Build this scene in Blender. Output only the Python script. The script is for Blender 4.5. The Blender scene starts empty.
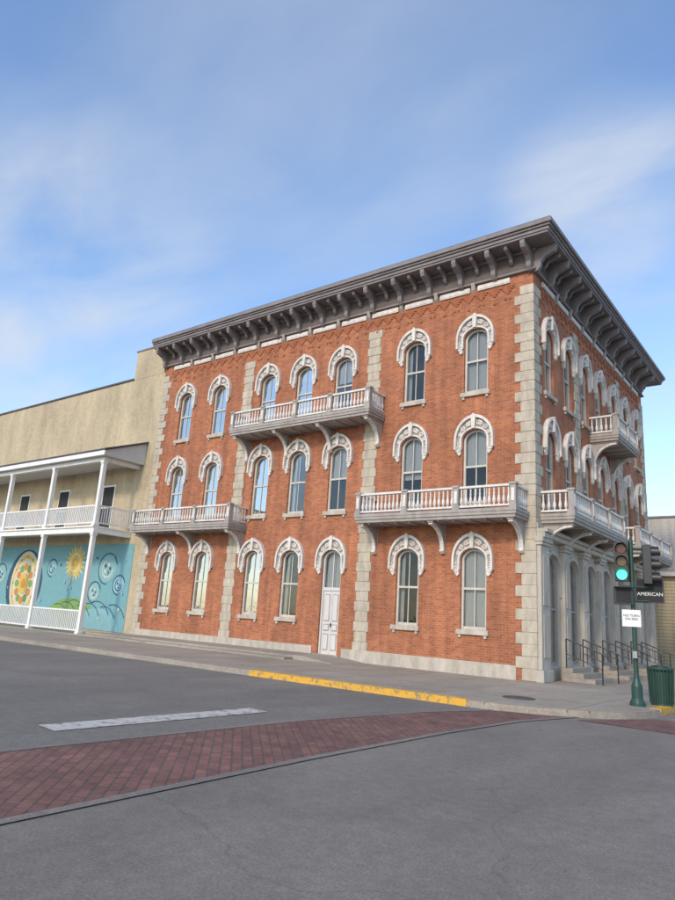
import bpy, bmesh, math, random
from mathutils import Vector, Matrix
random.seed(7)
S=bpy.context.scene
COL=S.collection
# ------------------------------------------------------------------ materials
def new_mat(name):
    m=bpy.data.materials.new(name);m.use_nodes=True
    nt=m.node_tree;b=nt.nodes['Principled BSDF'];return m,nt,b
def nd(nt,t,**k):
    n=nt.nodes.new(t)
    for a,v in k.items():
        if a in n.inputs: n.inputs[a].default_value=v
        else: setattr(n,a,v)
    return n
def mixc(nt,fac,a,b,mode='MIX'):
    n=nt.nodes.new('ShaderNodeMix');n.data_type='RGBA';n.blend_type=mode
    for i,v in ((0,fac),(6,a),(7,b)):
        if isinstance(v,bpy.types.NodeSocket): nt.links.new(v,n.inputs[i])
        elif i==0: n.inputs[0].default_value=v
        else: n.inputs[i].default_value=(*v,1) if len(v)==3 else v
    return n.outputs[2]
def ramp(nt,sock,p0,p1,c0=(0,0,0),c1=(1,1,1)):
    r=nt.nodes.new('ShaderNodeValToRGB');e=r.color_ramp.elements
    e[0].position=p0;e[1].position=p1;e[0].color=(*c0,1);e[1].color=(*c1,1)
    nt.links.new(sock,r.inputs[0]);return r.outputs[0]
def noise(nt,vec,scale,detail=4,rough=.6):
    n=nd(nt,'ShaderNodeTexNoise');n.inputs['Scale'].default_value=scale;n.inputs['Detail'].default_value=detail
    n.inputs['Roughness'].default_value=rough
    if vec: nt.links.new(vec,n.inputs['Vector'])
    return n.outputs[0]
def bump(nt,b,h,st=.4,dist=.02):
    n=nd(nt,'ShaderNodeBump');n.inputs['Strength'].default_value=st;n.inputs['Distance'].default_value=dist
    nt.links.new(h,n.inputs['Height']);nt.links.new(n.outputs[0],b.inputs['Normal'])
def objv(nt): return nd(nt,'ShaderNodeTexCoord').outputs['Object']
def wvec(nt,scale):
    g=nd(nt,'ShaderNodeNewGeometry').outputs['Position']
    m=nd(nt,'ShaderNodeMapping');m.inputs['Scale'].default_value=scale;nt.links.new(g,m.inputs[0]);return m.outputs[0]
def plain(name,c,rough=.7,var=.15,sc=3,metal=0,streak=True,bst=.15):
    m,nt,b=new_mat(name)
    v=wvec(nt,(1,1,.35) if streak else (1,1,1))
    n1=noise(nt,v,sc,4,.65);n2=noise(nt,wvec(nt,(1,1,1)),sc*9,2,.6)
    dark=tuple(x*(1-var*1.6) for x in c);lite=tuple(min(1,x*(1+var*.6)) for x in c)
    c1=ramp(nt,n1,.3,.7,dark,lite)
    c2=mixc(nt,.35,c1,ramp(nt,n2,.3,.7,tuple(x*(1-var) for x in c),lite))
    nt.links.new(c2,b.inputs['Base Color']);b.inputs['Roughness'].default_value=rough;b.inputs['Metallic'].default_value=metal
    bump(nt,b,n2,bst,.01);return m
def brickmat(name,c1,c2,mort,bw,rh,ms,axes='xz',var=.3,offset=.5,rough=.85,bst=.5,rot=0,dist=.01):
    m,nt,b=new_mat(name)
    s=nd(nt,'ShaderNodeSeparateXYZ');nt.links.new(objv(nt),s.inputs[0])
    c=nd(nt,'ShaderNodeCombineXYZ');nt.links.new(s.outputs[0],c.inputs[0]);nt.links.new(s.outputs[2 if axes=='xz' else 1],c.inputs[1])
    vec=c.outputs[0]
    if rot:
        mp=nd(nt,'ShaderNodeMapping');mp.inputs['Rotation'].default_value=(0,0,rot);nt.links.new(vec,mp.inputs[0]);vec=mp.outputs[0]
    t=nd(nt,'ShaderNodeTexBrick');nt.links.new(vec,t.inputs['Vector']);t.offset=offset
    for k,v in (('Color1',(*c1,1)),('Color2',(*c2,1)),('Mortar',(*mort,1)),('Scale',1.0),('Brick Width',bw),('Row Height',rh),('Mortar Size',ms),('Mortar Smooth',.2),('Bias',0.0)):
        t.inputs[k].default_value=v
    n1=noise(nt,wvec(nt,(1,1,.5)),.8,5,.65);n2=noise(nt,wvec(nt,(1,1,1)),14,2,.6);n3=noise(nt,wvec(nt,(1.6,1.6,.12)),2.2,3,.6)
    g1=ramp(nt,n1,.3,.72,(1-var,)*3,(1+var*.45,)*3);g2=ramp(nt,n2,.3,.7,(.85,.85,.85),(1.13,1.13,1.13));g3=ramp(nt,n3,.35,.6,(.82,.81,.82),(1.06,1.06,1.05))
    o=mixc(nt,1,t.outputs[0],g1,'MULTIPLY');o=mixc(nt,1,o,g2,'MULTIPLY');o=mixc(nt,1,o,g3,'MULTIPLY')
    nt.links.new(o,b.inputs['Base Color']);b.inputs['Roughness'].default_value=rough
    inv=nd(nt,'ShaderNodeMath',operation='SUBTRACT');inv.inputs[0].default_value=1;nt.links.new(t.outputs['Fac'],inv.inputs[1])
    bump(nt,b,inv.outputs[0],bst,dist);return m
M={}
M['brick']=brickmat('red_brick',(.46,.160,.068),(.32,.098,.045),(.38,.22,.14),.22,.078,.008,var=.30,bst=.35)
M['brick_plain']=plain('corbel_brick',(.36,.12,.055),.9,.3,6)
M['stone']=plain('quoin_limestone',(.50,.435,.345),.85,.30,4,bst=.5)
M['stonepale']=plain('base_limestone',(.49,.44,.37),.85,.28,3,bst=.5)
M['storefront']=plain('storefront_stone',(.47,.43,.37),.7,.22,3)
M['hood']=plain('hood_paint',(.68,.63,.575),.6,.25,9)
M['hoodshade']=plain('hood_recess_shade',(.42,.37,.34),.8,.42,16)  # recessed hood panel: shadowed cream, the shade is painted into the colour
M['trim']=plain('window_trim',(.56,.52,.46),.6,.18,6)
M['white']=plain('white_paint',(.76,.75,.72),.5,.10,4)
M['balc']=plain('balcony_paint',(.37,.33,.30),.7,.24,5)
M['balwhite']=plain('baluster_paint',(.70,.67,.63),.6,.18,5)
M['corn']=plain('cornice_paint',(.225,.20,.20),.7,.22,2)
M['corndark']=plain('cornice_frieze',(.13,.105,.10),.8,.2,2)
M['roof']=plain('roof_membrane',(.12,.12,.12),.9,.2,1)
M['door']=plain('door_paint',(.60,.58,.56),.5,.08,5)
M['beige']=plain('beige_stucco',(.50,.415,.28),.9,.30,.55,bst=.3)
M['coping']=plain('dark_coping',(.07,.065,.07),.6,.2,3)
M['black']=plain('black_paint',(.02,.022,.024),.4,.2,5)
M['dkgreen']=plain('green_metal',(.018,.06,.045),.45,.2,6)
M['steel']=plain('sign_back',(.3,.31,.32),.4,.15,5,metal=.6)
M['curtain']=plain('curtain_cloth',(.50,.49,.47),.9,.12,4)
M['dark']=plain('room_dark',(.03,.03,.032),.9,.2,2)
M['signwhite']=plain('sign_white',(.75,.75,.74),.5,.05,4)
M['ceil']=plain('porch_ceiling',(.55,.55,.53),.7,.1,2)
M['pale']=brickmat('pale_block_wall',(.56,.52,.45),(.52,.48,.42),(.44,.40,.35),.4,.2,.012,var=.12,bst=.2)
M['siding']=brickmat('tan_siding',(.50,.42,.27),(.48,.40,.26),(.24,.20,.13),8,.18,.015,var=.12,offset=0,bst=.5)
def glass():
    m,nt,b=new_mat('window_glass');out=nt.nodes['Material Output']
    tr=nd(nt,'ShaderNodeBsdfTransparent');tr.inputs[0].default_value=(.66,.70,.72,1)
    gl=nd(nt,'ShaderNodeBsdfGlossy');gl.inputs['Roughness'].default_value=.05;gl.inputs[0].default_value=(.62,.62,.60,1)
    fr=nd(nt,'ShaderNodeFresnel');fr.inputs[0].default_value=1.45
    n=noise(nt,wvec(nt,(1,1,1)),2.2,2,.5);bp=nd(nt,'ShaderNodeBump');bp.inputs['Strength'].default_value=.15;bp.inputs['Distance'].default_value=.03
    nt.links.new(n,bp.inputs['Height']);nt.links.new(bp.outputs[0],gl.inputs['Normal'])
    mu=nd(nt,'ShaderNodeMath',operation='MULTIPLY_ADD');mu.inputs[1].default_value=.85;mu.inputs[2].default_value=.03;nt.links.new(fr.outputs[0],mu.inputs[0])
    mx=nd(nt,'ShaderNodeMixShader');nt.links.new(mu.outputs[0],mx.inputs[0]);nt.links.new(tr.outputs[0],mx.inputs[1]);nt.links.new(gl.outputs[0],mx.inputs[2])
    nt.links.new(mx.outputs[0],out.inputs[0]);return m
M['glass']=glass()
def emis(name,c,s):
    m,nt,b=new_mat(name);b.inputs['Base Color'].default_value=(*[x*.5 for x in c],1)
    b.inputs['Emission Color'].default_value=(*c,1);b.inputs['Emission Strength'].default_value=s;return m
M['green']=emis('green_lens',(.05,1,.62),3.0)
M['redoff']=plain('red_lens',(.10,.012,.01),.3,.1,5)
M['yeloff']=plain('yellow_lens',(.10,.06,.01),.3,.1,5)
def groundmat(name,c,var,cracks=True,joint=None):
    m,nt,b=new_mat(name);v=wvec(nt,(1,1,1))
    big=noise(nt,v,.16,5,.6);mid=noise(nt,wvec(nt,(1,.35,1)),.9,5,.7);fine=noise(nt,v,45,2,.8);sp=noise(nt,v,9,4,.7)
    o=ramp(nt,big,.32,.68,tuple(x*(1-var) for x in c),tuple(x*(1+var*.7) for x in c))
    o=mixc(nt,1,o,ramp(nt,mid,.3,.7,(.82,)*3,(1.12,)*3),'MULTIPLY')
    o=mixc(nt,1,o,ramp(nt,fine,.3,.7,(.70,)*3,(1.30,)*3),'MULTIPLY')
    o=mixc(nt,1,o,ramp(nt,sp,.35,.7,(.86,)*3,(1.09,)*3),'MULTIPLY')
    st=noise(nt,v,.55,3,.5);o=mixc(nt,1,o,ramp(nt,st,.60,.72,(1,)*3,(.86,.855,.85)),'MULTIPLY')
    if cracks:
        vo=nd(nt,'ShaderNodeTexVoronoi',feature='DISTANCE_TO_EDGE');vo.inputs['Scale'].default_value=.17
        nz=nd(nt,'ShaderNodeTexNoise');nz.inputs['Scale'].default_value=1.2;nz.inputs['Detail'].default_value=5;nt.links.new(v,nz.inputs['Vector'])
        va=nd(nt,'ShaderNodeVectorMath',operation='MULTIPLY_ADD');nt.links.new(nz.outputs[1],va.inputs[0]);va.inputs[1].default_value=(.9,.9,0);nt.links.new(v,va.inputs[2])
        nt.links.new(va.outputs[0],vo.inputs['Vector'])
        o=mixc(nt,1,o,ramp(nt,vo.outputs[0],0,.003,(.82,)*3,(1,)*3),'MULTIPLY')
    if joint:
        t=nd(nt,'ShaderNodeTexBrick');t.offset=0;nt.links.new(v,t.inputs['Vector'])
        for k,x in (('Color1',(1,1,1,1)),('Color2',(.88,.88,.87,1)),('Mortar',(.5,.48,.45,1)),('Scale',1.),('Brick Width',joint),('Row Height',joint),('Mortar Size',.016),('Bias',0.)): t.inputs[k].default_value=x
        o=mixc(nt,1,o,t.outputs[0],'MULTIPLY')
    nt.links.new(o,b.inputs['Base Color']);b.inputs['Roughness'].default_value=.85
    bump(nt,b,fine,.4,.005);return m
M['street']=groundmat('street_asphalt',(.215,.186,.155),.17)
M['asph']=groundmat('lane_asphalt',(.195,.175,.150),.15)
M['walk']=groundmat('sidewalk_concrete',(.37,.315,.25),.15,False,1.5)
M['step']=groundmat('step_concrete',(.34,.30,.25),.2,False)
M['earth']=groundmat('ground_earth',(.14,.13,.11),.2,False)
M['edging']=groundmat('crosswalk_edging',(.215,.188,.16),.15,False)
M['paver']=brickmat('crosswalk_paver',(.26,.115,.088),(.175,.083,.068),(.12,.08,.065),.24,.12,.012,'xy',.28,rough=.9,bst=.5,rot=math.radians(45))
def paint(name,c,wear):
    m,nt,b=new_mat(name);v=wvec(nt,(1,1,1));n=noise(nt,v,7,6,.75)
    o=mixc(nt,ramp(nt,n,wear,wear+.12),(.19,.17,.15),c);nt.links.new(o,b.inputs['Base Color']);b.inputs['Roughness'].default_value=.7;return m
M['yellow']=paint('yellow_curb_paint',(.66,.36,.04),.37)
M['lane_white']=paint('lane_white_paint',(.52,.49,.44),.38)
# ------------------------------------------------------------------ mesh builder
class MB:
    def __init__(s): s.v=[];s.f=[];s.m=[];s.k=[]
    def mi(s,k):
        if k not in s.k: s.k.append(k)
        return s.k.index(k)
    def face(s,pts,k):
        n=len(s.v);s.v+=list(pts);s.f.append(tuple(range(n,n+len(pts))));s.m.append(s.mi(k))
    def add(s,vs,fs,k):
        n=len(s.v);s.v+=list(vs);i=s.mi(k)
        for f in fs: s.f.append(tuple(a+n for a in f));s.m.append(i)
    def box(s,x0,x1,y0,y1,z0,z1,k):
        s.add([(x0,y0,z0),(x1,y0,z0),(x1,y1,z0),(x0,y1,z0),(x0,y0,z1),(x1,y0,z1),(x1,y1,z1),(x0,y1,z1)],
          [(0,3,2,1),(4,5,6,7),(0,1,5,4),(1,2,6,5),(2,3,7,6),(3,0,4,7)],k)
    def prism(s,prof,x0,x1,k):
        n=len(prof);vs=[(x0,a,b) for a,b in prof]+[(x1,a,b) for a,b in prof]
        s.add(vs,[tuple(range(n)),tuple(range(2*n-1,n-1,-1))]+[(i,i+n,(i+1)%n+n,(i+1)%n) for i in range(n)],k)
    def prismy(s,prof,y0,y1,k):
        n=len(prof);vs=[(a,y0,b) for a,b in prof]+[(a,y1,b) for a,b in prof]
        s.add(vs,[tuple(range(n)),tuple(range(2*n-1,n-1,-1))]+[(i,i+n,(i+1)%n+n,(i+1)%n) for i in range(n)],k)
    def prismz(s,prof,z0,z1,k):
        n=len(prof);vs=[(a,b,z0) for a,b in prof]+[(a,b,z1) for a,b in prof]
        s.add(vs,[tuple(range(n)),tuple(range(2*n-1,n-1,-1))]+[(i,i+n,(i+1)%n+n,(i+1)%n) for i in range(n)],k)
    def lathe(s,cx,cy,z0,prof,n,k):
        vs=[];fs=[]
        for r,z in prof:
            for i in range(n):
                a=2*math.pi*i/n;vs.append((cx+r*math.cos(a),cy+r*math.sin(a),z0+z))
        for j in range(len(prof)-1):
            for i in range(n): fs.append((j*n+i,j*n+(i+1)%n,(j+1)*n+(i+1)%n,(j+1)*n+i))
        fs.append(tuple(range(n-1,-1,-1)));fs.append(tuple(range((len(prof)-1)*n,len(prof)*n)));s.add(vs,fs,k)
    def torus(s,cx,cy,cz,R,r,k,n=12,m=6,a0=0,a1=2*math.pi):
        vs=[];fs=[];full=abs(a1-a0-2*math.pi)<1e-4;N=n if full else n+1
        for i in range(N):
            a=a0+(a1-a0)*i/n
            for j in range(m):
                b=2*math.pi*j/m;q=R+r*math.cos(b);vs.append((cx+q*math.cos(a),cy+r*math.sin(b),cz+q*math.sin(a)))
        for i in range(n):
            i2=(i+1)%N
            for j in range(m): fs.append((i*m+j,i2*m+j,i2*m+(j+1)%m,i*m+(j+1)%m))
        s.add(vs,fs,k)
    def tube(s,p0,p1,r,k,n=8):
        p0=Vector(p0);p1=Vector(p1);d=(p1-p0).normalized();a=d.orthogonal().normalized();b=d.cross(a)
        vs=[tuple(p+a*r*math.cos(2*math.pi*i/n)+b*r*math.sin(2*math.pi*i/n)) for p in (p0,p1) for i in range(n)]
        s.add(vs,[tuple(range(n)),tuple(range(2*n-1,n-1,-1))]+[(i,(i+1)%n,(i+1)%n+n,i+n) for i in range(n)],k)
    def mesh(s,name):
        me=bpy.data.meshes.new(name);me.from_pydata(s.v,[],s.f)
        for k in s.k: me.materials.append(M[k])
        me.polygons.foreach_set('material_index',s.m)
        bm=bmesh.new();bm.from_mesh(me);bmesh.ops.recalc_face_normals(bm,faces=bm.faces);bm.to_mesh(me);bm.free();return me
    def obj(s,name,parent=None,rot=0,loc=(0,0,0),bevel=0):
        return inst(s.mesh(name),name,parent,rot,loc,bevel)
def inst(me,name,parent=None,rot=0,loc=(0,0,0),bevel=0):
    o=bpy.data.objects.new(name,me);COL.objects.link(o);o.rotation_euler=(0,0,rot);o.location=loc
    if parent: o.parent=parent
    if bevel:
        b=o.modifiers.new('b','BEVEL');b.width=bevel;b.segments=1;b.limit_method='ANGLE'
    return o
def empty(name):
    e=bpy.data.objects.new(name,None);COL.objects.link(e);return e
R90=math.pi/2
BB=empty('brick_building')
# ------------------------------------------------------------------ constants
W=19.8;L=15.0;A=13.5;B=6.5
C=[17.76,15.34,12.2,10.1,8.0,4.63,2.11];RC=[1.45,3.45,5.45,7.4,9.4,11.35,13.4]
SILL=[1.39,5.52,9.5];CR=[4.0,8.12,11.9]
HWID=.46;RISE=.36;HW=13.72
def wall(mb,x0,x1,z0,z1,ops,k,depth=.2,kr=None):
    kr=kr or k
    cols={}
    for o in ops: cols.setdefault((o[0],o[1]),[]).append(o)
    xs=sorted(cols);x=x0
    for (xc,hw) in xs:
        mb.face([(x,0,z0),(xc-hw,0,z0),(xc-hw,0,z1),(x,0,z1)],k)
        z=z0
        for _,_,zs,zc,rise in sorted(cols[(xc,hw)],key=lambda q:q[2]):
            if zs>z+1e-4: mb.face([(xc-hw,0,z),(xc+hw,0,z),(xc+hw,0,zs),(xc-hw,0,zs)],k)
            sp=zc-rise;N=14;pts=[(xc-hw*math.cos(math.pi*i/N),sp+rise*math.sin(math.pi*i/N)) for i in range(N+1)]
            zt=zc+.05
            for i in range(N):
                a,b=pts[i],pts[i+1];mb.face([(a[0],0,a[1]),(b[0],0,b[1]),(b[0],0,zt),(a[0],0,zt)],k)
            path=[(xc-hw,zs)]+pts+[(xc+hw,zs)]
            for i in range(len(path)):
                a,b=path[i],path[(i+1)%len(path)];mb.face([(a[0],0,a[1]),(b[0],0,b[1]),(b[0],depth,b[1]),(a[0],depth,a[1])],kr)
            z=zt
        mb.face([(xc-hw,0,z),(xc+hw,0,z),(xc+hw,0,z1),(xc-hw,0,z1)],k)
        x=xc+hw
    mb.face([(x,0,z0),(x1,0,z0),(x1,0,z1),(x,0,z1)],k)
ops2=[]
for i,c in enumerate(C):
    hw=HWID
    for f in range(3):
        if i==4 and f==0: ops2.append((-c,hw,.15,CR[0],RISE))
        else: ops2.append((-c,hw,SILL[f],CR[f],RISE))
mb=MB();wall(mb,-W,0,0,HW+.9,ops2,'brick')
mb.face([(-W,0,0),(-W,L,0),(-W,L,HW+.9),(-W,0,HW+.9)],'brick')
mb.face([(-W,L,0),(0,L,0),(0,L,HW+.9),(-W,L,HW+.9)],'brick')
mb.obj('front_wall',BB)
mb=MB();wall(mb,0,L,4.5,HW+.9,[(c,HWID,SILL[f],CR[f],RISE) for c in RC for f in (1,2)],'brick');mb.obj('side_wall',BB,R90)
mb=MB();LH=.62;wall(mb,0,L,0,4.5,[(c,LH,.45,3.95,.5) for c in RC],'storefront');mb.obj('storefront_wall',BB,R90)
mb=MB();mb.box(-W-.0,.0,.0,L,HW+.9,HW+1.0,'roof');mb.obj('flat_roof',BB)
mb=MB();mb.box(-W+.1,-.9,.9,L-.1,.1,HW+.8,'dark');mb.obj('interior_core',BB)
mb=MB();mb.box(-W,-8.7,-.05,-.002,0,.42,'stonepale');mb.box(-7.3,-.64,-.05,-.002,-.05,.42,'stonepale');mb.obj('stone_plinth',BB)
# ------------------------------------------------------------------ window unit
def outline(a,zb,sp,rise,off,N=16):
    P=[(-a-off,zb)]
    for i in range(N+1):
        t=math.pi*i/N;P.append((-(a+off)*math.cos(t),sp+(rise+off)*math.sin(t)))
    P.append((a+off,zb));return P
def band(mb,P,Q,y0,y1,k):
    n=len(P)
    for i in range(n-1):
        a,b,c,d=P[i],P[i+1],Q[i+1],Q[i]
        mb.face([(a[0],y0,a[1]),(b[0],y0,b[1]),(c[0],y0,c[1]),(d[0],y0,d[1])],k)
        mb.face([(a[0],y0,a[1]),(b[0],y0,b[1]),(b[0],y1,b[1]),(a[0],y1,a[1])],k)
        mb.face([(d[0],y0,d[1]),(c[0],y0,c[1]),(c[0],y1,c[1]),(d[0],y1,d[1])],k)
    for i in (0,n-1):
        a,d=P[i],Q[i];mb.face([(a[0],y0,a[1]),(d[0],y0,d[1]),(d[0],y1,d[1]),(a[0],y1,a[1])],k)
def window_mesh(h,shade,hw=HWID,rise=RISE,name='window',muntin=True,tr='trim'):
    mb=MB();zb=-h;sp=-rise
    O=outline(hw,zb,sp,rise,-.002);I=outline(hw,zb+.07,sp,rise,-.075);I[0]=(-hw+.075,zb);I[-1]=(hw-.075,zb)
    band(mb,O,I,.09,.2,tr)
    w=hw-.075
    mb.box(-w,w,.11,.19,zb+.001,zb+.1,tr)
    zm=zb+h*.5;mb.box(-w,w,.10,.185,zm-.035,zm+.035,tr)
    if muntin: mb.box(-.015,.015,.125,.18,zb+.1,zm-.035,tr);mb.box(-.015,.015,.125,.18,zm+.035,-.08,tr)
    G=outline(hw,zb,sp,rise,-.03);mb.face([(x,.15,z) for x,z in G],'glass')
    if shade>0:
        zt=0.1;zl=zb+h*(1-shade)
        N=14
        for i in range(N):
            xa=-hw-.05+(2*hw+.1)*i/N;xb=-hw-.05+(2*hw+.1)*(i+1)/N
            ya=.24+.012*(i%2);yb=.24+.012*((i+1)%2)
            mb.face([(xa,ya,zl),(xb,yb,zl),(xb,yb,zt),(xa,ya,zt)],'curtain')
    else:
        for sgn in (-1,1):
            N=6
            for i in range(N):
                xa=sgn*(hw+.05-.26*i/N);xb=sgn*(hw+.05-.26*(i+1)/N);ya=.27+.03*(i%2);yb=.27+.03*((i+1)%2)
                mb.face([(xa,ya,zb),(xb,yb,zb),(xb,yb,.1),(xa,ya,.1)],'curtain')
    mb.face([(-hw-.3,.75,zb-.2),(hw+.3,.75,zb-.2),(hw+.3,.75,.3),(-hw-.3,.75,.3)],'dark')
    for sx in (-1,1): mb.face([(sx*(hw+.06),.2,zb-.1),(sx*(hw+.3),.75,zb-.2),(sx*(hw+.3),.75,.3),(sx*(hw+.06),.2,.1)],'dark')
    return mb.mesh(name)
def sill_mesh():
    mb=MB();mb.box(-.56,.56,-.10,.1,-.16,-.003,'stonepale');mb.box(-.50,-.40,-.07,-.002,-.26,-.16,'stonepale');mb.box(.40,.50,-.07,-.002,-.26,-.16,'stonepale');return mb.mesh('sill')
def hood_mesh():
    mb=MB();sp=-RISE;N=20;zb=sp-.34
    def oc(ax,bz,zbot):
        P=[(-ax,zbot),(-ax,sp-.05)]
        for i in range(N+1):
            t=math.pi*i/N;P.append((-ax*math.cos(t),sp+bz*math.sin(t)))
        P+=[(ax,sp-.05),(ax,zbot)];return P
    i0=oc(HWID+.015,RISE+.015,zb);i1=oc(HWID+.08,RISE+.07,zb);o1=oc(.655,RISE+.40,zb);o2=oc(.73,RISE+.50,zb)
    band(mb,o1,i1,-.055,0,'hoodshade')
    band(mb,i1,i0,-.10,0,'hood')
    band(mb,o2,o1,-.16,0,'hood')
    for t in (20,42,66,114,138,160):
        a=math.radians(t);x=-.57*math.cos(a);z=sp+(RISE+.24)*math.sin(a);r=.068 if 40<t<140 else .05
        mb.torus(x,-.075,z,r,.028,'hood',12,6)
        mb.torus(x,-.075,z,.012,.024,'hood',8,5)
    for sx in (-1,1):
        mb.torus(sx*.60,-.08,zb+.02,.085,.035,'hood',14,6)
        mb.torus(sx*.60,-.08,zb+.02,.02,.03,'hood',8,5)
        mb.torus(sx*.57,-.07,sp-.13,.05,.024,'hood',12,6)
        mb.torus(sx*.17,-.08,sp+RISE+.22,.07,.026,'hood',10,6)
        mb.prismy([(sx*.50,zb-.16),(sx*.56,zb-.22),(sx*.64,zb-.12),(sx*.66,zb),(sx*.5,zb)],-.09,-.002,'hood')
    mb.prismy([(-.06,0),(.06,0),(.085,.48),(.03,.53),(0,.56),(-.03,.53),(-.085,.48)],-.19,-.002,'hood')
    return mb.mesh('hood')
sill=sill_mesh();hood=hood_mesh()
WM={}
def win(h,sh):
    k=(h,sh)
    if k not in WM: WM[k]=window_mesh(h,sh)
    return WM[k]
shades=[0,.42,.97,.5,.25,.6]
def place(x,f,rot,skip=False,sidx=0):
    def P(lx,ly,lz): return (lx,ly,lz) if rot==0 else (-ly,lx,lz)
    h=round(CR[f]-SILL[f],3)
    if not skip:
        inst(win(h,shades[sidx%6]),'window',BB,rot,P(x,0,CR[f]));inst(sill,'window_sill',BB,rot,P(x,0,SILL[f]),.008)
    inst(hood,'window_hood',BB,rot,P(x,0,CR[f]))
SH=[[1,0,1,0,4,0,2],[4,1,4,0,3,5,3],[1,3,0,4,1,0,2]]
for i,c in enumerate(C):
    for f in range(3): place(-c,f,0,(i==4 and f==0),SH[f][i])
for i,c in enumerate(RC):
    for f in (1,2): place(c,f,R90,False,(i*2+f)%6)
mb=MB();hw=HWID;O=outline(hw,-3.85,-RISE,RISE,-.002);I=outline(hw,-3.85,-RISE,RISE,-.07);band(mb,O,I,.08,.2,'door')
mb.box(-.39,.39,.09,.18,-1.52,-1.40,'door')
for sx in (-1,1):
    a,b=(.004,.385) if sx>0 else (-.385,-.004)
    mb.box(a,b,.13,.18,-3.85,-1.52,'door')
    for z0,z1 in ((-3.7,-3.1),(-3.0,-2.75),(-2.65,-1.65)):
        mb.box(a+.06,b-.06,.115,.13,z0,z1,'balc');mb.box(a+.085,b-.085,.105,.115,z0+.035,z1-.035,'door')
G=outline(hw,-1.41,-RISE,RISE,-.03);mb.face([(x,.15,z) for x,z in G],'glass')
mb.box(-.018,.018,.12,.17,-1.4,-.07,'door')
mb.face([(-.5,.3,-1.6),(.5,.3,-1.6),(.5,.3,.1),(-.5,.3,.1)],'curtain')
mb.box(.02,.045,.07,.13,-2.85,-2.72,'black')
mb.obj('entrance_door',BB,0,(-8.0,0,CR[0]))
mb=MB();mb.box(-8.62,-7.38,-.16,.2,.0,.149,'stonepale');mb.obj('door_step',BB)
# ------------------------------------------------------------------ quoins & pilaster strips
def quoin(name,cx,cy,sx,sy):
    mb=MB();h=.355;n=int(13.45/h)
    for i in range(n):
        z0=i*h;wx,wy=(.66,.46) if i%2 else (.46,.66)
        p=.035+random.uniform(-.006,.006)
        x0,x1=sorted((cx+sx*p,cx-sx*wx));y0,y1=sorted((cy-sy*p,cy+sy*wy))
        mb.box(x0,x1,y0,y1,z0+.008,z0+h-.008,'stone')
    x0,x1=sorted((cx+sx*.015,cx-sx*.44));y0,y1=sorted((cy-sy*.015,cy+sy*.44));mb.box(x0,x1,y0,y1,0,n*h,'stonepale')
    mb.obj(name,BB,bevel=.012)
quoin('corner_quoins',0,0,1,1)
quoin('far_corner_quoins',0,L,1,-1)
def strip(name,x,rot,top=13.0,w=.27,z0=0):
    mb=MB();h=.355;n=int((top-z0)/h)
    for i in range(n):
        ww=w+(.06 if i%2 else 0);p=.035+random.uniform(-.006,.006)
        mb.box(x-ww,x+ww,-p,.05,z0+i*h+.008,z0+i*h+h-.008,'stone')
    mb.box(x-w+.02,x+w-.02,-.015,.05,z0,z0+n*h,'stonepale')
    mb.obj(name,BB,rot,bevel=.01)
strip('stone_pilaster',-A,0);strip('stone_pilaster',-B,0)
strip('stone_pilaster',4.45,R90,z0=4.8);strip('stone_pilaster',10.4,R90,z0=4.8)
mb=MB();h=.355
for i in range(37):
    w=.62 if i%2 else .42;p=.035+random.uniform(-.006,.006);mb.box(-W,-W+w,-p,.05,i*h+.008,i*h+h-.008,'stone')
mb.box(-W,-W+.4,-.015,.05,0,13.1,'stonepale');mb.obj('end_quoins',BB,bevel=.01)
# ------------------------------------------------------------------ brick corbelling and frieze panels
def corbel(name,x0,x1,rot):
    mb=MB();n=round((x1-x0)/.5);s=(x1-x0)/n
    for i in range(n):
        xc=x0+s*(i+.5)
        for j,(w,z) in enumerate(((.20,13.12),(.13,13.04),(.06,12.96))): mb.box(xc-w,xc+w,-.035+.003*j,.01,z,z+.08,'brick_plain')
        if i%2: mb.box(xc-.05,xc+.05,-.035,.01,12.66,12.74,'brick_plain')
        else:
            mb.box(xc-.12,xc-.04,-.033,.01,12.74,12.82,'brick_plain');mb.box(xc+.04,xc+.12,-.033,.01,12.74,12.82,'brick_plain')
    mb.box(x0,x1,-.04,.01,13.2,13.28,'brick_plain')
    mb.obj(name,BB,rot)
    mb=MB();n=round((x1-x0)/1.55);s=(x1-x0)/n
    for i in range(n):
        a=x0+i*s+.16;b=x0+(i+1)*s-.16;mb.box(a,b,-.06,.01,13.36,13.56,'hood');mb.box(a+.04,b-.04,-.075,-.06,13.40,13.52,'hood')
        xc=x0+i*s
        if i: mb.prism([(0,13.3),(-.10,13.42),(-.16,13.68),(0,13.68)],xc-.07,xc+.07,'balc')
    mb.obj(name+'_frieze_panels',BB,rot)
corbel('brick_corbel',-W+.6,-.66,0);corbel('side_brick_corbel',.66,L-.66,R90)
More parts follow.
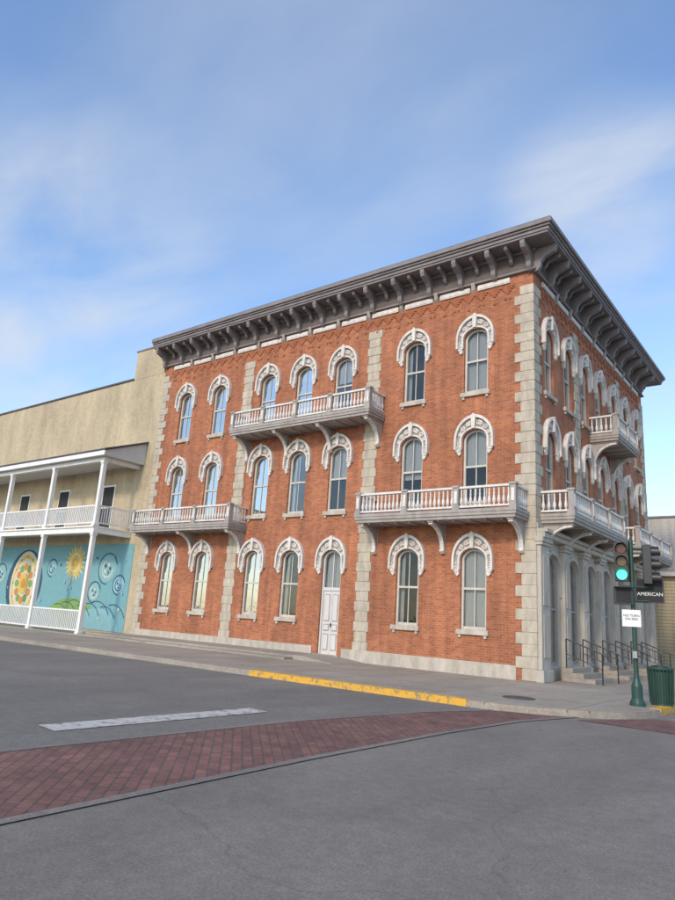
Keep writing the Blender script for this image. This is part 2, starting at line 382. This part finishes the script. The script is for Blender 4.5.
# ------------------------------------------------------------------ cornice
def ring(mb,off,z0,z1,k):
    a=[(-W-min(off,.12),-off),(off,-off),(off,L+off),(-W-min(off,.12),L+off)]
    mb.prismz(a,z0,z1,k)
mb=MB()
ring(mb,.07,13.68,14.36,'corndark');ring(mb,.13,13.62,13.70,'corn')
ring(mb,.16,14.30,14.42,'corn')
ring(mb,.86,14.42,14.50,'corn');ring(mb,.90,14.50,14.62,'corn');ring(mb,.96,14.62,14.70,'corn');ring(mb,1.03,14.70,14.86,'corn');ring(mb,1.0,14.86,14.90,'coping')
mb.obj('cornice',BB,bevel=.01)
def cprof(d,z0,z1):
    h=z1-z0;return [(-.06,z1),(-d,z1),(-d,z1-.16*h),(-d*.93,z1-.30*h),(-d*.72,z1-.38*h),(-d*.50,z1-.46*h),(-d*.36,z1-.62*h),(-d*.34,z1-.82*h),(-d*.22,z0+.02),(-.06,z0)]
mb=MB()
n=31
for i in range(n):
    x=-W+.15+(W-.2)*i/(n-1);big=(i%2==0)
    if big: mb.prism(cprof(.84,13.55,14.419),x-.085,x+.085,'corn')
    else: mb.prism(cprof(.74,13.95,14.419),x-.065,x+.065,'corn')
mb.obj('cornice_brackets',BB,bevel=.008)
mb=MB();n=24
for i in range(n):
    x=.05+(L-.1)*i/(n-1);big=(i%2==0)
    if big: mb.prism(cprof(.84,13.55,14.419),x-.085,x+.085,'corn')
    else: mb.prism(cprof(.74,13.95,14.419),x-.065,x+.065,'corn')
mb.obj('side_cornice_brackets',BB,R90,bevel=.008)
# ------------------------------------------------------------------ balconies
def balcony(name,x0,x1,zb,rot,nb=3,D=1.13):
    mb=MB()
    mb.box(x0+.06,x1-.06,-D+.06,0,zb,zb+.10,'balc');mb.box(x0+.02,x1-.02,-D+.02,0,zb+.10,zb+.2,'balc');mb.box(x0,x1,-D,0,zb+.2,zb+.30,'balc')
    zr=zb+1.0
    def rail(a,b):
        (ax,ay),(bx,by)=a,b
        for z0,z1,w in ((zb+.36,zb+.42,.05),(zr-.02,zr+.05,.075)):
            if ay==by: mb.box(min(ax,bx),max(ax,bx),ay-w,ay+w,z0,z1,'balwhite')
            else: mb.box(ax-w,ax+w,min(ay,by),max(ay,by),z0,z1,'balwhite')
    i_=.12;ya=-D+i_
    rail((x0+i_+.09,ya),(x1-i_-.09,ya));rail((x0+i_,ya+.09),(x0+i_,0));rail((x1-i_,ya+.09),(x1-i_,0))
    def post(x,y):
        mb.box(x-.09,x+.09,y-.09,y+.09,zb+.3,zr+.02,'balc');mb.box(x-.12,x+.12,y-.12,y+.12,zr+.02,zr+.09,'balc')
        mb.box(x-.12,x+.12,y-.12,y+.12,zb+.30,zb+.40,'balc')
        mb.box(x-.05,x+.05,y-.105,y-.09,zb+.5,zr-.1,'balwhite')
    np_=max(2,round((x1-x0)/2.0)+1)
    px=[x0+i_+(x1-x0-2*i_)*i/(np_-1) for i in range(np_)]
    for x in px: post(x,ya)
    prof=[(.024,0),(.024,.05),(.045,.08),(.055,.16),(.038,.25),(.024,.32),(.034,.36),(.024,.40),(.03,.56)]
    prof=[(r,z*(zr-.02-zb-.42)/.56) for r,z in prof]
    for a,b in zip(px[:-1],px[1:]):
        m=max(3,round((b-a-.18)/.165))
        for j in range(m):
            x=a+.09+(b-a-.18)*(j+.5)/m;mb.lathe(x,ya,zb+.42,prof,7,'balwhite')
    m=5
    for xx in (x0+i_,x1-i_):
        for j in range(m): mb.lathe(xx,ya+.1+(-ya-.1)*(j+.5)/m,zb+.42,prof,7,'balwhite')
    def bprof(d,h):
        P=[(-.0,0),(-d,0),(-d,-.12)]
        for i in range(9):
            t=i/8*math.pi/2;P.append((-d*.95+ (d*.80)*math.sin(t), -.14-(h*.72)*(1-math.cos(t))))
        P+=[(-.20,-h*.93),(-.12,-h),(0,-h)];return [(y,zb+z-.001) for y,z in P]
    xs=[x0+.25+(x1-x0-.5)*i/(nb-1) for i in range(nb)]
    for x in xs:
        mb.prism(bprof(.98,1.0),x-.075,x+.075,'hood')
        for sx in (-1,1):
            mb.prism([(-.05,zb-.06),(-.72,zb-.06),(-.70,zb-.10),(-.35,zb-.28),(-.14,zb-.68),(-.05,zb-.8)],x+sx*.076-.004,x+sx*.076+.004,'balc')
        mb.box(x-.11,x+.11,-1.02,0,zb-.06,zb-.003,'balc')
    k=int((x1-x0)/.55)
    for j in range(1,k):
        x=x0+(x1-x0)*j/k;mb.box(x-.035,x+.035,-D+.16,-.01,zb-.05,zb-.002,'balc')
    mb.obj(name,BB,rot)
balcony('balcony_lower_end',-19.45,-12.72,4.83,0,3)
balcony('balcony_lower_corner',-6.27,-.17,4.83,0,3)
balcony('balcony_upper',-13.3,-5.85,8.9,0,4)
balcony('side_balcony_lower_corner',.35,6.4,4.83,R90,4)
balcony('side_balcony_lower_end',8.6,14.65,4.83,R90,4)
balcony('side_balcony_upper',5.9,9.1,8.9,R90,2)
# ------------------------------------------------------------------ storefront details (side)
mb=MB()
edges=[0.0]+[(RC[i]+RC[i+1])/2 for i in range(6)]+[L]
for i,e in enumerate(edges):
    w=.30;x0,x1=e-w,e+w
    if i==0: x0,x1=.02,.78
    if i==len(edges)-1: x0,x1=L-.78,L-.02
    mb.box(x0,x1,-.16,0.01,.35,4.1,'storefront');mb.box(x0-.05,x1+.05,-.22,.01,0,.35,'storefront')
    mb.box(x0-.05,x1+.05,-.22,.01,4.1,4.2,'storefront');mb.box(x0-.08,x1+.08,-.26,.01,4.2,4.34,'storefront')
    mb.box(x0+.12,x1-.12,-.19,-.16,.7,2.0,'stonepale');mb.box(x0+.12,x1-.12,-.19,-.16,2.25,3.8,'stonepale')
mb.box(0,L,-.30,.01,4.34,4.5,'storefront');mb.box(0,L,-.38,.01,4.5,4.62,'storefront');mb.box(0,L,-.08,.01,4.62,4.8,'storefront')
mb.obj('storefront_pilasters',BB,R90,bevel=.012)
big=window_mesh(3.5,0,LH,.5,'storefront_window',tr='balc')
bigs=window_mesh(3.5,.45,LH,.5,'storefront_window',tr='balc')
for i,c in enumerate(RC): inst(big if i%3 else bigs,'storefront_window',BB,R90,(0,c,3.95))
mb=MB()
for c in RC:
    P=outline(LH,2.6,3.45,.5,.12);Q=outline(LH,2.6,3.45,.5,.0)
    band(mb,[(c+x,z) for x,z in P],[(c+x,z) for x,z in Q],-.06,0,'storefront')
mb.obj('storefront_arches',BB,R90)
for j,c in enumerate((1.45+1.0,5.45+.95,9.4+.95)):
    e=empty('entrance_steps');mb=MB()
    for k in range(3): mb.box(c-.95+.002*k,c+.95-.002*k,-1.25+.34*k,-.23,(k)*.14,(k+1)*.14,'step')
    mb.obj('steps',e,R90,bevel=.01)
    h=empty('stair_handrail');mb=MB()
    for xx in (c-.85,c+.85):
        a=(xx,-1.45,0);b=(xx,-1.45,.92);cc=(xx,-.35,1.30);d=(xx,-.35,.42)
        mb.tube(a,b,.022,'black');mb.tube(b,cc,.024,'black');mb.tube(d,cc,.022,'black')
        mb.tube((xx,-1.45,.45),(xx,-.35,.85),.016,'black')
        mb.tube(b,(xx,-1.6,.86),.024,'black')
        for q in range(1,5):
            y=-1.45+1.1*q/5;mb.tube((xx,y,.45+.4*q/5),(xx,y,.92+.38*q/5),.010,'black',5)
    mb.obj('rails',h,R90)
# ------------------------------------------------------------------ neighbouring beige building with porch
NB=empty('beige_building')
X0=-46.
mb=MB()
mb.box(X0,-W-.005,.03,L,0,13.42,'beige');mb.box(-22.5,-W-.14,.02,L,13.42,15.05,'beige')
mb.box(X0,-22.5,-.03,.4,13.42,13.52,'coping');mb.box(-22.58,-W-.15,-.02,.4,15.05,15.13,'corn')
mb.obj('walls',NB)
mb=MB()
for x in (-23.3,-27.6,-31.9,-36):
    mb.box(x-.55,x+.55,.0,.029,5.2,7.6,'white');mb.box(x-.47,x+.47,-.01,0,5.3,7.5,'dark');mb.box(x-.47,x+.47,-.03,-.01,6.35,6.43,'white')
mb.obj('porch_doors',NB)
mb=MB();px=[-21.0,-25.4,-29.8,-34.2,-38.6,-43];YF=-2.0
def post(x,z0,z1):
    mb.box(x-.1,x+.1,YF-.1,YF+.1,z0,z1,'white');mb.box(x-.14,x+.14,YF-.14,YF+.14,z0,z0+.14,'white');mb.box(x-.13,x+.13,YF-.13,YF+.13,z1-.12,z1-.001,'white')
for x in px: post(x,.0,4.72);post(x,5.07,8.26)
mb.box(X0,-20.85,YF-.13,YF+.13,4.72,4.98,'white')
mb.box(X0,-20.85,YF-.20,0.02,4.98,5.06,'white')
mb.box(-21.1,-20.87,YF+.13,.02,4.73,4.979,'white')
mb.box(X0,-20.85,YF-.12,YF+.12,8.26,8.46,'white');mb.box(-21.1,-20.87,YF+.12,.02,8.26,8.46,'white')
mb.obj('porch_posts_and_beams',NB,bevel=.008)
mb=MB();mb.prism([(YF-.35,8.47),(.02,8.47),(.02,9.6),(YF-.35,8.70)],X0,-20.55,'ceil')
mb.prism([(YF-.42,8.70),(.02,9.605),(.02,9.70),(YF-.42,8.79)],X0,-20.45,'coping')
mb.box(X0,-20.5,YF-.40,YF-.352,8.47,8.69,'white')
mb.obj('porch_roof',NB)
mb=MB()
def rl(xa,xb,z0,z1):
    mb.box(xa,xb,YF-.03,YF+.03,z1-.07,z1,'white');mb.box(xa,xb,YF-.025,YF+.025,z0,z0+.06,'white')
    n=int((xb-xa)/.13)
    for i in range(n):
        x=xa+(xb-xa)*(i+.5)/n;mb.box(x-.022,x+.022,YF-.02,YF+.02,z0+.06,z1-.07,'white')
for a,b in zip(px[1:],px[:-1]): rl(a+.1,b-.1,5.2,6.1);rl(a+.1,b-.1,.15,1.1)
x=-21.0
mb.box(x-.03,x+.03,YF+.1,0.02,6.03,6.1,'white');mb.box(x-.025,x+.025,YF+.1,.02,5.2,5.26,'white')
for i in range(14): y=YF+.1+1.9*(i+.5)/14;mb.box(x-.02,x+.02,y-.022,y+.022,5.26,6.03,'white')
mb.obj('porch_railing',NB)
mb=MB();mb.box(X0,-20.7,YF-.25,.02,-.05,.03,'step');mb.obj('porch_floor',NB)
def col(n,c): M[n]=plain('mural_'+n,c,.8,.1,3,streak=False)
col('teal',(.17,.36,.40));col('mint',(.22,.42,.45));col('navy',(.035,.09,.14));col('orange',(.60,.24,.06));col('cream',(.62,.57,.46));col('yellow2',(.62,.46,.10));col('leaf',(.20,.34,.10));col('rose',(.45,.16,.07));col('sky2',(.25,.45,.54))
mu=MB()
mu.box(X0+.5,-20.45,.006,.0299,.15,4.45,'teal')
def disc(cx,cz,rx,rz,k,l,n=28,a0=0,a1=2*math.pi):
    mu.face([(cx+rx*math.cos(a0+(a1-a0)*i/n),.004-.004*l,cz+rz*math.sin(a0+(a1-a0)*i/n)) for i in range(n+(1 if a1-a0<6 else 0))],k)
def arc(cx,cz,r,w,a0,a1,k,l,n=18):
    for i in range(n):
        p=[a0+(a1-a0)*i/n,a0+(a1-a0)*(i+1)/n];y=.004-.004*l
        mu.face([(cx+r*math.cos(p[0]),y,cz+r*math.sin(p[0])),(cx+r*math.cos(p[1]),y,cz+r*math.sin(p[1])),(cx+(r+w)*math.cos(p[1]),y,cz+(r+w)*math.sin(p[1])),(cx+(r+w)*math.cos(p[0]),y,cz+(r+w)*math.sin(p[0]))],k)
cx,cz=-30.4,2.3
disc(cx,cz,1.95,1.95,'navy',0);disc(cx,cz,1.5,1.85,'cream',1);disc(cx,cz,1.32,1.65,'yellow2',2);disc(cx,cz,1.15,1.45,'cream',3)
for i in range(12):
    a=i*math.pi/6;disc(cx+1.22*math.cos(a),cz+1.52*math.sin(a),.09,.09,'orange' if i%2 else 'leaf',4,12)
    disc(cx+.75*math.cos(a),cz+.95*math.sin(a),.22,.22,'orange' if i%2 else 'leaf',5+.1*i,12)
disc(cx,cz,.5,.6,'yellow2',7);disc(cx,cz,.25,.28,'orange',8)
cx,cz=-25.4,3.5
for i in range(20):
    a=i*2*math.pi/20
    p=[(cx+q*math.cos(a+e),0,cz+q*math.sin(a+e)) for q,e in ((.66,-.13),(1.05,0),(.66,.13))]
    mu.face([(x_,.004-.004*1.5,z_) for x_,_,z_ in p],'yellow2' if i%2 else 'cream')
disc(cx,cz,.70,.70,'yellow2',3);disc(cx,cz,.52,.52,'cream',4);disc(cx,cz,.40,.40,'yellow2',5);arc(cx,cz,.16,.06,0,6.28,'orange',6)
disc(-25.2,.16,2.6,1.5,'leaf',1,30,0,math.pi);disc(-22.8,.155,1.9,1.05,'mint',2,30,0,math.pi);disc(-28.4,.155,1.5,.8,'mint',2,30,0,math.pi)
for i,(x,z,r) in enumerate(((-22.4,3.2,.75),(-21.3,2.4,.45),(-23.3,2.0,.5),(-27.6,3.2,.45),(-33.2,2.8,.6),(-35,1.9,.5))):
    disc(x,z,r,r*.9,'sky2' if i%2 else 'mint',2.5+.05*i);arc(x,z,r,.06,.3,4.8,'navy',3);arc(x,z,r*.55,.06,2,6.3,'navy' if i%2 else 'cream',3.5)
    for q in range(5): disc(x+r*.3*math.cos(q*1.26),z+r*.3*math.sin(q*1.26),r*.13,r*.13,'cream' if q%2 else 'navy',4+.1*q,8)
for i in range(26):
    x=random.uniform(-36,-20.8);z=random.uniform(.5,4.2);disc(x,z,.05+.04*random.random(),.08,random.choice(['cream','navy','sky2','mint']),9+.05*i,8)
for i in range(8):
    x=-26.4+i*.7;arc(x,.3,1.0+.12*(i%3),.04,.5,1.9,'navy',5+.2*i,8)
mu.obj('mural',NB)
# ------------------------------------------------------------------ ground, street, sidewalk
def sheet(name,pts,z,k):
    mb=MB();mb.face([(x,y,z) for x,y in pts],k);return mb.obj(name)
sheet('ground',[(-600,-600),(600,-600),(600,600),(-600,600)],-.16,'earth')
sheet('street',[(-120,-60),(60,-60),(60,90),(-120,90)],-.134,'street')
sheet('lane_asphalt',[(-120,-22),( -.2,-22),(.25,-16.4),(.5,-11.75),(1.1,-8.6),(1.6,-7.0),(-120,-7.0)],-.130,'asph')
left=[(0.0,-20.5),(.34,-16.36),(.60,-11.75),(1.15,-8.6),(1.75,-6.95)];right=[(3.1,-6.0),(2.62,-8.0),(2.45,-10.5),(2.42,-13.79),(2.51,-17.45),(2.6,-20.5)]
sheet('crosswalk',left+right,-.126,'paver')
mb=MB()
for P,s in ((left,-1),(right,1)):
    for a,b in zip(P[:-1],P[1:]):
        q=.12;mb.face([(a[0],a[1],0),(b[0],b[1],0),(b[0]+s*q,b[1],0),(a[0]+s*q,a[1],0)],'edging')
mb.obj('crosswalk_edging',None,0,(0,0,-.122))
sheet('crosswalk',[(3.3,-6.6),(14.5,-6.9),(14.5,-4.9),(4.3,-4.6)],-.126,'paver')
sheet('stop_line',[(-.97,-15.2),(-.48,-15.25),(-.33,-11.45),(-.80,-11.4)],-.122,'lane_white')
arcp=[(1.2+3.0*math.sin(t),-3.9-3.0*math.cos(t)) for t in [math.pi/2*i/12 for i in range(13)]]
side=[(-120,-6.9)]+arcp+[(4.2,90),(-.5,90),(-.5,.5),(-120,.5)]
mb=MB();mb.prismz(side,-.15,0,'walk');mb.obj('sidewalk')
mb=MB()
def curbseg(a,b,k,top=.006,w=.16):
    a=Vector(a);b=Vector(b);d=(b-a).normalized();n=Vector((d.y,-d.x))
    P=[a+n*.012,b+n*.012,b-n*w,a-n*w];mb.prismz([tuple(p) for p in P],-.15,top,k)
curbseg((-120,-6.9),(-5.2,-6.9),'step')
for a,b in zip(arcp[:-1],arcp[1:]): curbseg(a,b,'step',-.05)
curbseg((4.2,-1.6),(4.2,90),'step')
mb.obj('curb')
mb=MB();curbseg((-5.2,-6.9),(1.1,-6.9),'yellow',.010,.22);curbseg((4.2,-3.9),(4.2,-1.6),'yellow',.010,.22);mb.obj('yellow_curb')
mb=MB();mb.box(-20.6,-7.6,-1.9,-.052,-.01,.145,'step')
mb.prismy([(-7.6,-.01),(-7.6,.145),(-6.2,.006),(-6.2,-.01)],-1.9,-.052,'step')
mb.box(-20.6,-8.0,-2.35,-1.902,-.01,.072,'step');mb.obj('terrace_step',bevel=.008)
mb=MB();mb.lathe(1.55,-5.2,.001,[(.36,0),(.36,.012),(.33,.014)],28,'coping');mb.obj('manhole_cover')
# ------------------------------------------------------------------ traffic light
TL=empty('traffic_light');PX,PY=3.68,-3.63
mb=MB()
mb.lathe(PX,PY,0,[(.17,0),(.17,.06),(.15,.10),(.12,.16),(.12,.42),(.09,.50),(.062,.58),(.055,.7),(.05,3.62),(.055,3.64),(.055,3.68),(.02,3.76),(.008,3.82)],16,'dkgreen')
mb.obj('pole',TL)
def head(name,ox,oz,rot,secs,lit):
    mb=MB();n=secs;h=.30
    mb.box(-.16,.16,-.09,.09,-h*n/2,h*n/2,'black')
    for i in range(n):
        z=h*n/2-h*(i+.5)
        k=('redoff','yeloff','green' if lit else 'redoff')[i]
        mb.prismy([(.115*math.cos(2*math.pi*q/20),z+.115*math.sin(2*math.pi*q/20)) for q in range(20)],-.105,-.088,k)
        N=14
        for q in range(N):
            a=math.radians(-35+250*q/N);b=math.radians(-35+250*(q+1)/N);r=.13
            mb.face([(r*math.cos(a),-.09,z+r*math.sin(a)),(r*math.cos(b),-.09,z+r*math.sin(b)),(r*math.cos(b),-.28+.03*math.sin(b),z+r*math.sin(b)),(r*math.cos(a),-.28+.03*math.sin(a),z+r*math.sin(a))],'black')
    mb.obj(name,TL,rot,(PX+ox[0],PY+ox[1],oz),.01)
rx,ry=math.cos(math.radians(20)),math.sin(math.radians(20))
head('signal_head',(-.20*rx,-.20*ry-.05),3.18,math.radians(14),3,True)
head('cross_signal_head',(.34*rx,.34*ry),3.14,math.radians(104),3,False)
mb=MB();mb.box(-.2,.2,-.1,.1,-.2,.2,'black');mb.box(-.16,.16,-.104,-.10,-.16,.16,'dark');mb.prism([(-.1,.2),(-.24,.2),(-.24,.18),(-.1,.18)],-.2,.2,'black');mb.obj('pedestrian_head',TL,math.radians(20),(PX-.19*rx,PY-.19*ry-.06,2.40),.01)
mb=MB()
for z in (2.62,3.5,2.3): mb.tube((PX-.28*rx,PY-.28*ry,z),(PX+.34*rx,PY+.34*ry,z),.022,'dkgreen')
mb.obj('mounting_arms',TL)
mb=MB();mb.box(-.30,.30,-.02,.02,-.28,.28,'black');mb.box(-.27,.27,-.024,-.02,-.25,.25,'dark');mb.obj('street_name_sign',TL,math.radians(14),(PX+.34*rx,PY+.34*ry+.12,2.55))
def text(body,size,loc,rot,k,parent,name):
    cu=bpy.data.curves.new(name,'FONT');cu.body=body;cu.size=size;cu.align_x='CENTER';cu.align_y='CENTER';cu.extrude=.002;cu.materials.append(M[k])
    o=bpy.data.objects.new(name,cu);COL.objects.link(o);o.location=loc;o.rotation_euler=(R90,0,rot);o.parent=parent
text('AMERICAN',.11,(PX+.34*rx+.01,PY+.34*ry+.088,2.47),math.radians(14),'signwhite',TL,'sign_lettering')
mb=MB();mb.box(-.20,.20,-.012,.012,-.19,.19,'signwhite');mb.obj('regulatory_sign',TL,math.radians(14),(PX-.03,PY-.08,1.90),.004)
text('NO TURN\nON RED',.075,(PX-.027,PY-.097,1.92),math.radians(14),'black',TL,'regulatory_lettering')
mb=MB();mb.box(-.05,.05,-.09,.0,-.08,.08,'steel');mb.obj('push_button',TL,math.radians(14),(PX,PY-.05,1.1),.005)
# ------------------------------------------------------------------ trash can
TC=empty('trash_can');mb=MB();tx,ty=4.0,-2.75
mb.lathe(tx,ty,0,[(.24,0),(.24,.05),(.22,.06),(.22,.75),(.25,.76),(.29,.80),(.29,.84),(.20,.85)],20,'dkgreen')
for i in range(22):
    a=2*math.pi*i/22;mb.tube((tx+.245*math.cos(a),ty+.245*math.sin(a),.05),(tx+.28*math.cos(a),ty+.28*math.sin(a),.82),.014,'dkgreen',5)
mb.lathe(tx,ty,.85,[(.20,0),(.19,.02),(.12,.03),(.12,.0)],16,'black')
mb.obj('slatted_bin',TC)
# ------------------------------------------------------------------ background buildings
e=empty('pale_block_building');mb=MB();mb.box(-9,5.2,27,45,0,9.2,'pale');mb.obj('walls',e)
mb=MB();mb.box(-9.1,5.3,26.9,45,9.2,9.32,'corn')
mb.obj('coping',e)
e=empty('tan_siding_building');mb=MB();mb.box(-6,4.0,21.0,26.8,0,4.9,'siding');mb.obj('walls',e)
mb=MB();mb.prism([(20.6,4.9),(26.8,4.9),(26.8,5.7),(20.6,5.1)],-6.3,4.3,'trim')
mb.box(1.1,2.1,20.94,20.99,1.2,2.8,'white');mb.box(1.18,2.02,20.9,20.939,1.3,2.7,'dark')
mb.obj('roof_and_windows',e)
# ------------------------------------------------------------------ world, sun
SD=Vector((.10,-1.0,.60)).normalized();el=math.asin(SD.z);az=math.atan2(SD.x,SD.y)
w=bpy.data.worlds.new('World');S.world=w;w.use_nodes=True;nt=w.node_tree
bg=nt.nodes['Background'];bg.inputs[1].default_value=.15
sk=nd(nt,'ShaderNodeTexSky');sk.sky_type='NISHITA';sk.sun_disc=False;sk.sun_elevation=el;sk.sun_rotation=az%(2*math.pi);sk.altitude=200;sk.air_density=1.1;sk.dust_density=.9;sk.ozone_density=1.4
tc=nd(nt,'ShaderNodeTexCoord');gen=tc.outputs['Generated'];sp=nd(nt,'ShaderNodeSeparateXYZ');nt.links.new(gen,sp.inputs[0])
def mth(op,a,b=None,c=None):
    n=nd(nt,'ShaderNodeMath',operation=op)
    for i,v in enumerate((a,b,c)):
        if v is None: continue
        if isinstance(v,bpy.types.NodeSocket): nt.links.new(v,n.inputs[i])
        else: n.inputs[i].default_value=v
    return n.outputs[0]
zz=mth('MAXIMUM',mth('ADD',sp.outputs[2],.25),.05)
cb=nd(nt,'ShaderNodeCombineXYZ');nt.links.new(mth('DIVIDE',sp.outputs[0],zz),cb.inputs[0]);nt.links.new(mth('DIVIDE',sp.outputs[1],zz),cb.inputs[1])
def cloudnoise(rot,scale,loc,ns,det,dist,rough=.5):
    mp=nd(nt,'ShaderNodeMapping');mp.inputs['Rotation'].default_value=(0,0,math.radians(rot));mp.inputs['Scale'].default_value=scale;mp.inputs['Location'].default_value=loc;nt.links.new(cb.outputs[0],mp.inputs[0])
    n1=nd(nt,'ShaderNodeTexNoise');n1.inputs['Scale'].default_value=ns;n1.inputs['Detail'].default_value=det;n1.inputs['Roughness'].default_value=rough;n1.inputs['Distortion'].default_value=dist;nt.links.new(mp.outputs[0],n1.inputs['Vector']);return n1.outputs[0]
broad=ramp(nt,cloudnoise(-25,(.8,1.5,1),(4.3,2.4,0),1.1,8,.4),.44,.90,(0,0,0),(.55,.55,.55))
wisp=ramp(nt,cloudnoise(-35,(1.0,1.7,1),(1.7,.9,0),2.3,9,.4,.52),.36,.72)
def lobe(d,c0,amp):
    vm=nd(nt,'ShaderNodeVectorMath',operation='DOT_PRODUCT');nt.links.new(gen,vm.inputs[0]);vm.inputs[1].default_value=d
    mr=nd(nt,'ShaderNodeMapRange');mr.interpolation_type='SMOOTHSTEP';nt.links.new(vm.outputs['Value'],mr.inputs[0]);mr.inputs[1].default_value=c0;mr.inputs[2].default_value=1;mr.inputs[3].default_value=0;mr.inputs[4].default_value=amp;return mr.outputs[0]
lb=mth('ADD',lobe((-.831,.398,.390),.955,.75),lobe((-.203,.814,.544),.985,.85))
lb=mth('ADD',lb,lobe((-.484,.557,.675),.93,.22))
lb=mth('ADD',lb,lobe((.75,-.3,.5),.7,.6))
cw=mth('MULTIPLY',lb,wisp)
cmask=mth('MINIMUM',mth('ADD',broad,cw),.8)
skb=mixc(nt,1,sk.outputs[0],(1.50,1.64,1.80),'MULTIPLY')
out=mixc(nt,cmask,skb,(4.8,5.15,5.7))
nt.links.new(out,bg.inputs[0])
sl=bpy.data.lights.new('sun','SUN');sl.energy=2.3;sl.angle=math.radians(9);sl.color=(1,.84,.66)
so=bpy.data.objects.new('sun',sl);COL.objects.link(so);so.rotation_euler=SD.to_track_quat('Z','Y').to_euler()
# ------------------------------------------------------------------ camera
yw,pi_,ro=map(math.radians,(37.823,14.165,3.681))
F=Vector((-math.sin(yw)*math.cos(pi_),math.cos(yw)*math.cos(pi_),math.sin(pi_)));Rt=Vector((math.cos(yw),math.sin(yw),0));U=Rt.cross(F)
r=Rt*math.cos(ro)+U*math.sin(ro);u=-Rt*math.sin(ro)+U*math.cos(ro)
cd=bpy.data.cameras.new('camera');co=bpy.data.objects.new('camera',cd);COL.objects.link(co)
m=Matrix((r,u,-F)).transposed().to_4x4();m.translation=Vector((7.733,-20.375,1.48));co.matrix_world=m
cd.sensor_fit='VERTICAL';cd.sensor_height=24;cd.lens=24*665.236/900;cd.clip_end=2000;cd.clip_start=.05
S.camera=co
S.view_settings.view_transform='Standard';S.view_settings.look='None';S.view_settings.exposure=0
